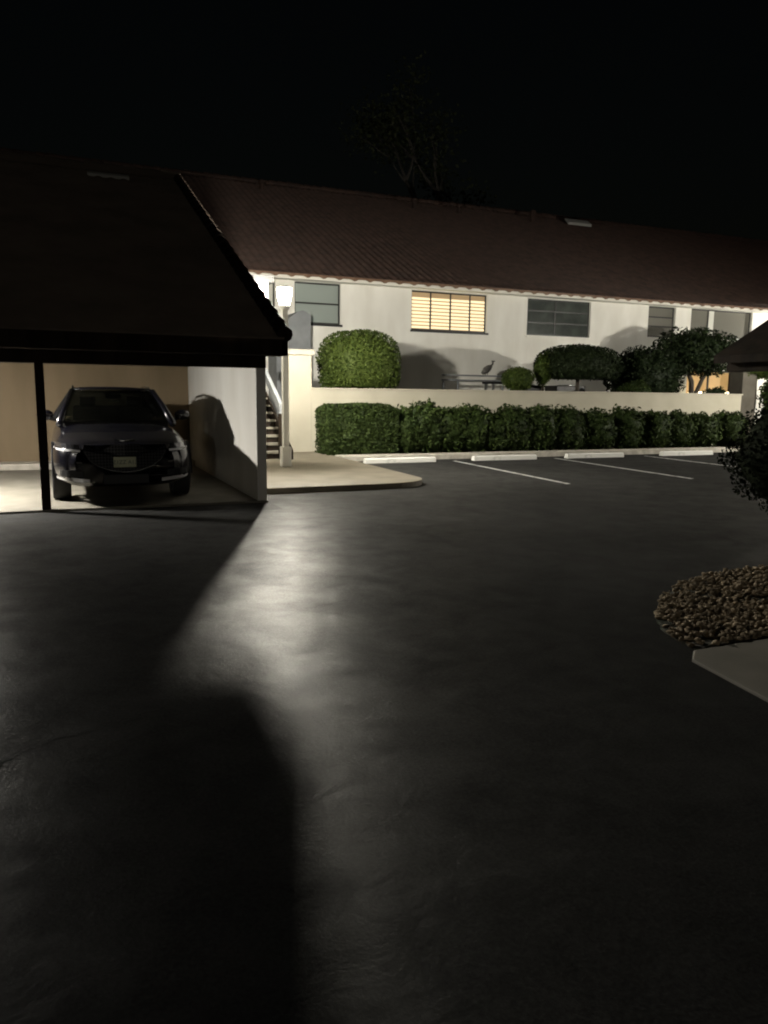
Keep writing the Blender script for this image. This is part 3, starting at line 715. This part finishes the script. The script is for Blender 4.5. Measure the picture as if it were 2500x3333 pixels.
for s in (-1, 1):
    def side(t, v):   # t along, v up
        yb = 1.45 + t * 3.22; yt = 2.24 + t * 2.18; return (s * (.915 - .305 * v), yb + (yt - yb) * v, 1.105 + .475 * v)
    sheet("side_window", [[side(t / 8, v / 3) for t in range(9)] for v in range(4)], M['glass_dark'])
    q = MB(); q.tube([(s * .835, 1.36, 1.07), (s * .74, 1.80, 1.34), (s * .625, 2.21, 1.585)], [.055, .045, .04], 8); q.build("pillar", M['carpaint'], CAR, local=True, smooth=True)
    for t in (.42, .76):
        a0, a1 = side(t, 0), side(t, 1); q = MB(); q.tube([a0, a1], [.045, .04], 8); q.build("pillar", M['carblack'], CAR, local=True)
    q = MB(); q.tube([(s * .86, 4.66, 1.09), (s * .60, 4.44, 1.56)], [.07, .05], 8); q.build("pillar", M['carpaint'], CAR, local=True)
    q = MB(); q.tube([(s * .60, 2.45, 1.585), (s * .605, 2.6, 1.635), (s * .60, 3.4, 1.665), (s * .585, 4.1, 1.63), (s * .58, 4.3, 1.56)], .018, 8); q.build("roof_rail", M['chrome'], CAR, local=True, smooth=True)
    # mirror
    q = MB()
    vs = []; nn = 12
    for j in range(7):
        th = math.pi * j / 6
        for k in range(nn):
            ph = 2 * math.pi * k / nn; vs.append((s * 1.03 + .125 * math.sin(th) * math.cos(ph), 1.72 + .075 * math.cos(th), 1.205 + .085 * math.sin(th) * math.sin(ph)))
    q.add(vs, [(j * nn + k, j * nn + (k + 1) % nn, (j + 1) * nn + (k + 1) % nn, (j + 1) * nn + k) for j in range(6) for k in range(nn)])
    mir = q.build("side_mirror", M['carpaint'], CAR, local=True, smooth=True)
    q = MB(); q.tube([(s * .88, 1.74, 1.12), (s * 1.0, 1.73, 1.16)], .022, 8); q.build("mirror_arm", M['carblack'], mir, local=True)
    q = MB(); q.box(s * 1.03 - .10, s * 1.03 + .10, 1.645, 1.655, 1.212, 1.226); q.build("mirror_trim", M['chrome'], mir, local=True)
    # wheels with dark arches
    for wy in (.90, 3.84):
        q = MB(); pr = 20; vs = []
        for xx, rr in ((.72, .30), (.715, .355), (.74, .375), (.94, .375), (.965, .355), (.96, .29)):
            vs += [(s * xx, wy + rr * math.cos(2 * math.pi * k / 28), .375 - CZ * 0 + rr * math.sin(2 * math.pi * k / 28)) for k in range(28)]
        q.add(vs, [(j * 28 + k, j * 28 + (k + 1) % 28, (j + 1) * 28 + (k + 1) % 28, (j + 1) * 28 + k) for j in range(5) for k in range(28)])
        wh = q.build("wheel", M['rubber'], CAR, local=True, smooth=True)
        q = MB(); q.add([(s * .955, wy + rr * math.cos(2 * math.pi * k / 20 + (.0 if rr > .2 else .1)), .375 + rr * math.sin(2 * math.pi * k / 20)) for rr in (.285, .10) for k in range(20)],
                        [(k, (k + 1) % 20, 20 + (k + 1) % 20, 20 + k) for k in range(0, 20, 2)] + [tuple(range(20, 40))])
        q.build("rim", M['alloy'], wh, local=True)
        q = MB(); vs = []
        for rr in (.40, .47): vs += [(s * .955, wy + rr * math.cos(math.pi * k / 16), .375 + rr * math.sin(math.pi * k / 16)) for k in range(17)]
        q.add(vs, [(k, k + 1, 18 + k, 17 + k) for k in range(16)]); o = q.build("wheel_arch", M['carblack'], CAR, local=True)
        md = o.modifiers.new("solid", 'SOLIDIFY'); md.thickness = .02
# cabin
q = MB(); q.box(-.78, .78, 1.50, 1.95, .95, 1.12); q.build("dashboard", M['cabin'], CAR, local=True, bevel=.03)
for s in (-1, 1):
    q = MB(); q.box(s * .38 - .24, s * .38 + .24, 2.75, 2.95, .7, 1.30); seat = q.build("seat", M['cabin'], CAR, local=True, bevel=.05)
    q = MB(); q.box(s * .38 - .13, s * .38 + .13, 2.80, 2.90, 1.32, 1.50); q.build("headrest", M['cabin'], seat, local=True, bevel=.04)
q = MB(); q.box(-.6, .6, 3.85, 4.0, .7, 1.32); q.build("rear_seat", M['cabin'], CAR, local=True, bevel=.05)
q = MB(); q.box(-.12, .12, 2.16, 2.185, 1.46, 1.53); q.build("rear_view_mirror", M['carblack'], CAR, local=True, bevel=.01)
q = MB(); q.box(-.075, .075, 1.975, 1.982, 1.405, 1.435); q.build("toll_tag", M['tag_white'], CAR, local=True, bevel=.004)
q = MB(); q.add([(.38 + .18 * math.cos(2 * math.pi * k / 24) * (1 if r_ else .86), 2.1 + .05 * math.sin(2 * math.pi * k / 24), 1.08 + .16 * math.sin(2 * math.pi * k / 24) * (1 if r_ else .86)) for r_ in (0, 1) for k in range(24)],
                [(k, (k + 1) % 24, 24 + (k + 1) % 24, 24 + k) for k in range(24)]); q.build("steering_wheel", M['cabin'], CAR, local=True)

# ================================================================ PLANTS
# boxy hedge end
HB = thing("trimmed_hedge", "boxy clipped green hedge at the left end of the planting bed", "hedge", (7.0, 18.4, .05))
def box_crown(x0, x1, y0, y1, z0, z1, n, size, m, parent, seed, amp=.05):
    P = []; N = []
    A = [((x1 - x0) * (z1 - z0), 'f'), ((x1 - x0) * (y1 - y0), 't'), ((y1 - y0) * (z1 - z0), 'l'), ((y1 - y0) * (z1 - z0), 'r')]
    tot = sum(a for a, _ in A)
    for a, k in A:
        for _ in range(int(n * a / tot)):
            u, v, dpt = rnd.random(), rnd.random(), abs(rnd.gauss(0, .05))
            if k == 'f': p = (x0 + u * (x1 - x0), y0 + dpt, z0 + v * (z1 - z0)); nn = (0, -1, .2)
            elif k == 't': p = (x0 + u * (x1 - x0), y0 + v * (y1 - y0), z1 - dpt); nn = (0, 0, 1)
            elif k == 'l': p = (x0 + dpt, y0 + u * (y1 - y0), z0 + v * (z1 - z0)); nn = (-1, 0, .2)
            else: p = (x1 - dpt, y0 + u * (y1 - y0), z0 + v * (z1 - z0)); nn = (1, 0, .2)
            p = list(p); cx, cz = (x0 + x1) / 2, (z0 + z1) / 2
            f = max(0, (p[2] - z1 + .22) / .22); g2 = max(0, (x0 + .25 - p[0]) / .25) + max(0, (p[0] - x1 + .25) / .25)
            if f > 0 and g2 > 0: p[2] -= .12 * f * g2
            w_ = noise.noise(Vector((p[0] * 3 + seed, p[1] * 3, p[2] * 3))) * amp
            P.append((p[0] + nn[0] * w_, p[1] + nn[1] * w_, p[2] + nn[2] * w_)); N.append(nn)
    V, F = leaf_quads(np.array(P), np.array(N, float), size)
    o = len(V); i = .07
    C = np.array([(x, y, z) for z in (z0, z1 - i * 1.6) for y in (y0 + i, y1 - i) for x in (x0 + i, x1 - i)]); CF = np.array([(0, 2, 3, 1), (4, 5, 7, 6), (0, 1, 5, 4), (2, 6, 7, 3), (0, 4, 6, 2), (1, 3, 7, 5)]) + o
    V = np.vstack([V, C]); F = np.vstack([F, CF])
    return link("foliage", np_mesh("foliage", V - np.array(parent.location), F), m, parent)
box_crown(6.05, 7.95, 17.95, 18.95, .10, 1.36, 11000, .038, M['leaf'], HB, 3.0)
# looser shrubs of the row
shr = [(8.35, 1.24), (8.95, 1.42), (9.65, 1.26), (10.3, 1.36), (11.0, 1.18), (11.6, 1.30), (12.5, 1.34), (13.45, 1.28), (14.5, 1.26), (15.6, 1.30), (16.7, 1.22), (17.6, 1.18), (18.6, 1.16), (19.8, 1.2)]
nth = ["first", "second", "third", "fourth", "fifth", "sixth", "seventh", "eighth", "ninth", "tenth", "eleventh", "twelfth", "thirteenth", "fourteenth"]
for i, (x, h) in enumerate(shr):
    lb = f"loose green shrub under the low white wall, {nth[i]} from the boxy hedge"
    s = thing("hedge_shrub", lb, "shrub", (x, 18.45, .05), "shrubs in the row under the low wall")
    blob_crown("foliage", (x, 18.45, h * .5), (rnd.uniform(.48, .60) if i < 6 else rnd.uniform(.56, .66), .56, h * .50), 2600, .052, M['leaf'], s, p=2.6, amp=.30, seed=i * 3.7, freq=2.6, shell=.32)
    mb = MB()
    for k in range(4): mb.tube([(x + .06 * k - .1, 18.45, .05), (x + .2 * (k - 1.5), 18.45 + .1 * (k % 2), .55)], [.018, .008], 6)
    mb.build("stem", M['bark'], s)
# round clipped bush behind the wall
def clipped(x, y, zc, rad, n, size, m, label, name="clipped_bush", p=2.6, amp=.06, trunk=True, seed=1.0, cut=None, tr=.06, freq=2.2):
    t = thing(name, label, "bush", (x, y, .06)); blob_crown("foliage", (x, y, zc), rad, n, size, m, t, p=p, amp=amp, seed=seed, cut_bottom=cut, freq=freq)
    if trunk:
        mb = MB(); mb.tube([(x, y, .06), (x + .04, y, zc * .5), (x - .02, y, zc)], [tr, tr * .8, tr * .6], 8); mb.build("trunk", M['bark'], t, smooth=True)
    return t
clipped(7.87, 20.62, 2.42, (1.14, 1.0, .98), 13000, .040, M['leaf_bright'], "large round clipped bright green bush above the low wall, left of the lit window", p=2.9, amp=.05, cut=-.62)
clipped(15.72, 21.0, 2.60, (1.47, 1.1, .68), 9000, .045, M['leaf_dark'], "dark mushroom shaped clipped bush under the wide unlit window", p=2.6, amp=.06, seed=4.0, cut=-.42, tr=.09)
clipped(13.30, 20.8, 2.14, (.52, .45, .38), 2400, .035, M['leaf_bright'], "small rounded green bush just left of the mushroom shaped bush, above the wall", name="small_bush", p=2.2, amp=.12, seed=6.0)
clipped(14.30, 20.9, 2.45, (.30, .3, .55), 900, .045, M['leaf_bright'], "thin feathery light green shrub touching the left of the mushroom bush", name="feathery_shrub", p=1.8, amp=.3, seed=8.0)
clipped(18.75, 21.3, 2.30, (1.45, 1.1, 1.02), 7000, .055, M['leaf_dark'], "loose dark rounded bush right of the mushroom bush", name="loose_bush", p=2.1, amp=.22, seed=11.0, freq=2.8)
clipped(17.6, 20.4, 1.72, (.6, .5, .42), 1500, .05, M['leaf'], "low green shrub just above the wall, in front of the loose dark bush", name="low_shrub", p=2.0, amp=.25, seed=13.0)
# spreading small tree to the right
TR = thing("garden_tree", "small spreading dark green tree below the small upper window at right", "tree", (21.4, 21.8, .06))
mb = MB(); mb.tube([(21.5, 21.8, .06), (21.45, 21.8, 1.3), (21.3, 21.7, 2.2), (20.9, 21.7, 2.9)], [.13, .11, .09, .05], 8); mb.tube([(21.45, 21.8, 1.4), (21.9, 21.8, 2.3), (22.5, 21.8, 3.0)], [.09, .07, .04], 8); mb.build("trunk", M['bark'], TR, smooth=True)
blob_crown("crown", (21.5, 21.8, 3.25), (1.75, 1.3, .88), 7500, .065, M['leaf_dark'], TR, p=2.2, amp=.28, seed=17.0, freq=2.4, shell=.5, core=.7)
clipped(23.6, 20.9, 2.9, (1.0, .8, .62), 2200, .06, M['leaf_bright'], "loose bright green shrub reaching up beside the carport roof corner at right", name="tall_shrub", p=2.0, amp=.3, seed=19.0, tr=.05)
clipped(24.7, 20.4, 1.75, (1.25, .7, 1.15), 3200, .06, M['leaf'], "leafy shrub between the end of the low wall and the right edge", name="leafy_shrub", p=2.0, amp=.28, seed=23.0, tr=.05)
clipped(21.0, 20.3, 1.62, (.55, .4, .36), 900, .05, M['leaf_dark'], "low dark ragged plant just above the wall before the lit porch", name="low_plant", p=2.0, amp=.35, seed=31.0)
# dark bush in the right foreground
FB = thing("foreground_bush", "big dark bush overhanging the stone bed at the right edge", "bush", (7.8, 5.5, 0))
blob_crown("foliage", (7.95, 5.5, .99), (1.5, 1.1, .72), 24000, .026, M['leaf_black'], FB, p=2.4, amp=.22, seed=29.0, freq=2.6, shell=.3, core=.92)
mb = MB(); mb.tube([(7.9, 5.5, 0), (7.92, 5.5, .4), (7.8, 5.45, .9)], [.07, .06, .05], 8); mb.tube([(7.94, 5.5, .2), (8.3, 5.5, .8)], [.05, .035], 8); mb.build("trunk", M['bark'], FB, smooth=True)

# stone bed and concrete walk in the right foreground
bed = [(3.68, 3.56), (3.72, 3.80), (3.88, 4.12), (4.10, 4.36), (4.38, 4.62), (4.80, 4.90), (5.35, 5.10), (6.2, 5.16), (9.0, 5.3), (9.0, 3.62), (5.0, 3.58)]
_b = []
for i in range(len(bed)):
    p, q = Vector(bed[i]), Vector(bed[(i + 1) % len(bed)]); k = max(1, int((q - p).length / .06))
    for t in range(k):
        c = p.lerp(q, t / k); _b.append((c.x + rnd.uniform(-.018, .018), c.y + rnd.uniform(-.018, .018)))
mb = MB(); mb.prism(_b, -.02, .012); tag(mb.build("stone_bed", M['earth']), kind="structure")
from mathutils.geometry import intersect_point_tri_2d
def in_poly(x, y, P):
    c = False; j = len(P) - 1
    for i in range(len(P)):
        if (P[i][1] > y) != (P[j][1] > y) and x < (P[j][0] - P[i][0]) * (y - P[i][1]) / (P[j][1] - P[i][1]) + P[i][0]: c = not c
        j = i
    return c
V = []; F = []; phi = (1 + 5 ** .5) / 2
ico = np.array([(-1, phi, 0), (1, phi, 0), (-1, -phi, 0), (1, -phi, 0), (0, -1, phi), (0, 1, phi), (0, -1, -phi), (0, 1, -phi), (phi, 0, -1), (phi, 0, 1), (-phi, 0, -1), (-phi, 0, 1)]) / 1.9
icf = np.array([(0, 11, 5), (0, 5, 1), (0, 1, 7), (0, 7, 10), (0, 10, 11), (1, 5, 9), (5, 11, 4), (11, 10, 2), (10, 7, 6), (7, 1, 8), (3, 9, 4), (3, 4, 2), (3, 2, 6), (3, 6, 8), (3, 8, 9), (4, 9, 5), (2, 4, 11), (6, 2, 10), (8, 6, 7), (9, 8, 1)])
cnt = 0; vo = 0
while cnt < 8500:
    x, y = rnd.uniform(3.65, 7.2), rnd.uniform(3.55, 5.25)
    if not in_poly(x, y, bed): continue
    if noise.noise(Vector((x * 2.2, y * 2.2, 5))) < -.22 and rnd.random() < .75: continue
    s = rnd.uniform(.007, .025); sq = np.array([rnd.uniform(.8, 1.3), rnd.uniform(.8, 1.3), rnd.uniform(.45, .8)]) * s
    an = rnd.uniform(0, 6.3); ro = np.array([[math.cos(an), -math.sin(an), 0], [math.sin(an), math.cos(an), 0], [0, 0, 1]])
    P = (ico * (1 + rng.normal(0, .22, (12, 1)))) * sq @ ro.T + np.array([x, y, .012 + s * .3 + max(0, rnd.gauss(0, .012))])
    V.append(P); F.append(icf + vo); vo += 12; cnt += 1
tag(link("stone_mulch", np_mesh("stone_mulch", np.vstack(V), np.vstack(F)), M['stone']), "tan stone chips covering the bed at the right edge", "stones", kind="stuff")
mb = MB(); mb.prism([(3.50, 3.40), (3.64, 3.53), (9.0, 3.57), (9.0, .2), (3.2, .2), (3.40, 2.75)], -.02, .018); tag(mb.build("footpath", M['concrete'], bevel=.01), kind="structure")

# tall bare-limbed tree beyond the roof
TT = thing("tall_tree", "tall thin crowned tree with bare forked limbs rising behind the roof ridge", "tree", (20.1, 42, 0))
mb = MB(); limbs = []
def limb(p, d, L, r, lev):
    pts = [p]; q = Vector(p); dd = Vector(d).normalized()
    for k in range(4):
        dd = (dd + Vector((rnd.gauss(0, .10), rnd.gauss(0, .10), rnd.gauss(.03, .06)))).normalized(); q = q + dd * L / 4; pts.append(tuple(q))
    mb.tube(pts, [r * (1 - .13 * k) for k in range(5)], 7)
    limbs.append((pts[-1], lev))
    if lev < 4:
        for k in range(2 if lev else 3):
            nd = (dd + Vector((rnd.gauss(0, .55), rnd.gauss(0, .45), rnd.uniform(-.05, .4)))).normalized(); limb(pts[rnd.choice((3, 4))], nd, L * rnd.uniform(.6, .8), r * .58, lev + 1)
mb.tube([(20.1, 42, 0), (20.0, 42, 6), (20.1, 42, 11.2)], [.34, .28, .22], 10)
limb((20.0, 42, 10.8), (-.62, 0, 1), 3.2, .15, 1); limb((20.15, 42, 11), (.5, .1, 1), 3.2, .19, 1); limb((20.1, 42, 11), (-.05, .3, 1), 2.8, .12, 1); limb((20.1, 42, 9), (.9, .2, .8), 3.6, .14, 1)
mb.build("trunk", M['bark_pale'], TT, smooth=True)
P = []
for p, lev in limbs:
    if lev >= 2:
        for _ in range(70 if lev > 2 else 25): P.append(np.array(p) + rng.normal(0, .62 if lev > 2 else .5, 3))
P = np.array(P); V, F = leaf_quads(P, sphere_dirs(len(P)), .13)
link("crown", np_mesh("crown", V - np.array(TT.location), F), M['leaf_tree'], TT)

# ================================================================ SMALL GARDEN THINGS
RA = thing("metal_rail", "thin grey metal railing standing before the white wall above the low wall", "railing", (12.9, 23.0, .06))
for z in (2.28, 2.12):
    mb = MB(); mb.box(11.75, 14.15, 22.97, 23.03, z - .025, z + .025); mb.build("top_bar" if z > 2.2 else "lower_bar", M['stucco_grey'], RA)
for x in (11.8, 12.35, 13.45, 14.1):
    mb = MB(); mb.box(x - .025, x + .025, 22.975, 23.025, .06, 2.09); mb.build("post", M['stucco_grey'], RA)
OR = thing("garden_ornament", "small dark bird shaped ornament perched on the thin grey railing", "ornament", (13.45, 22.96, 2.31))
mb = MB()
mb.tube([(13.25, 22.96, 2.36), (13.38, 22.96, 2.46), (13.52, 22.96, 2.56), (13.60, 22.96, 2.62)], [.05, .12, .10, .05], 10); mb.build("body", M['bronze'], OR, smooth=True)
mb = MB(); mb.tube([(13.58, 22.96, 2.60), (13.66, 22.96, 2.70), (13.64, 22.96, 2.77), (13.74, 22.96, 2.78)], [.045, .03, .045, .012], 8); mb.build("head", M['bronze'], OR, smooth=True)
for x in (13.38, 13.46):
    mb = MB(); mb.tube([(x, 22.96, 2.308), (x, 22.96, 2.44)], .012, 6); mb.build("leg", M['bronze'], OR)
TB = thing("patio_table", "dark low patio table behind the wall under the small bush", "table", (13.5, 21.6, .06))
mb = MB(); mb.box(12.65, 13.75, 21.3, 21.9, 1.99, 2.06); mb.build("tabletop", M['black_metal'], TB)
for x in (12.75, 13.65):
    for y in (21.36, 21.84):
        mb = MB(); mb.box(x - .03, x + .03, y - .03, y + .03, .06, 1.99); mb.build("leg", M['steel'], TB)
def cabinet(x0, x1, y0, y1, z, label):
    t = thing("air_conditioner", label, "air conditioner", ((x0 + x1) / 2, (y0 + y1) / 2, .06), "outdoor units behind the low wall")
    m_ = MB(); m_.box(x0, x1, y0, y1, .06, z); m_.build("housing", M['black_metal'], t, bevel=.02)
    m_ = MB(); m_.lathe([(.28, 0), (.28, .03), (.05, .045)], ((x0 + x1) / 2, (y0 + y1) / 2, z + .002), 18); m_.build("fan_grille", M['steel'], t)
    m_ = MB()
    for k in range(14):
        zz = z - .12 - k * .09; m_.box(x0 + .06, x1 - .06, y0 - .012, y0 - .003, zz - .03, zz + .03)
    m_.build("louvre", M['black_metal'], t)
cabinet(14.15, 14.95, 21.9, 22.6, 1.98, "black air conditioner box behind the wall, left of the mushroom bush trunk")
cabinet(15.55, 16.75, 21.9, 22.6, 1.98, "black air conditioner box behind the wall, right of the mushroom bush trunk")
# bright patio lights at the porch
for i, (x, wd) in enumerate(((23.55, .55), (24.55, .5))):
    t = thing("patio_lantern", ("long glowing patio lantern low before the lit porch, left one" if i == 0 else "long glowing patio lantern low before the lit porch, right one"), "lantern", (x, 23.5, .06), "glowing lanterns at the porch")
    mb = MB(); mb.box(x - wd, x + wd, 23.42, 23.58, 1.74, 1.87); mb.build("glowing_shade", M['porch_glow'], t, bevel=.03)
    mb = MB(); mb.box(x - wd - .02, x + wd + .02, 23.40, 23.60, 1.872, 1.89); mb.build("lid", M['black_metal'], t)
    mb = MB(); mb.box(x - .04, x + .04, 23.46, 23.54, .06, 1.74); mb.build("stand", M['black_metal'], t)
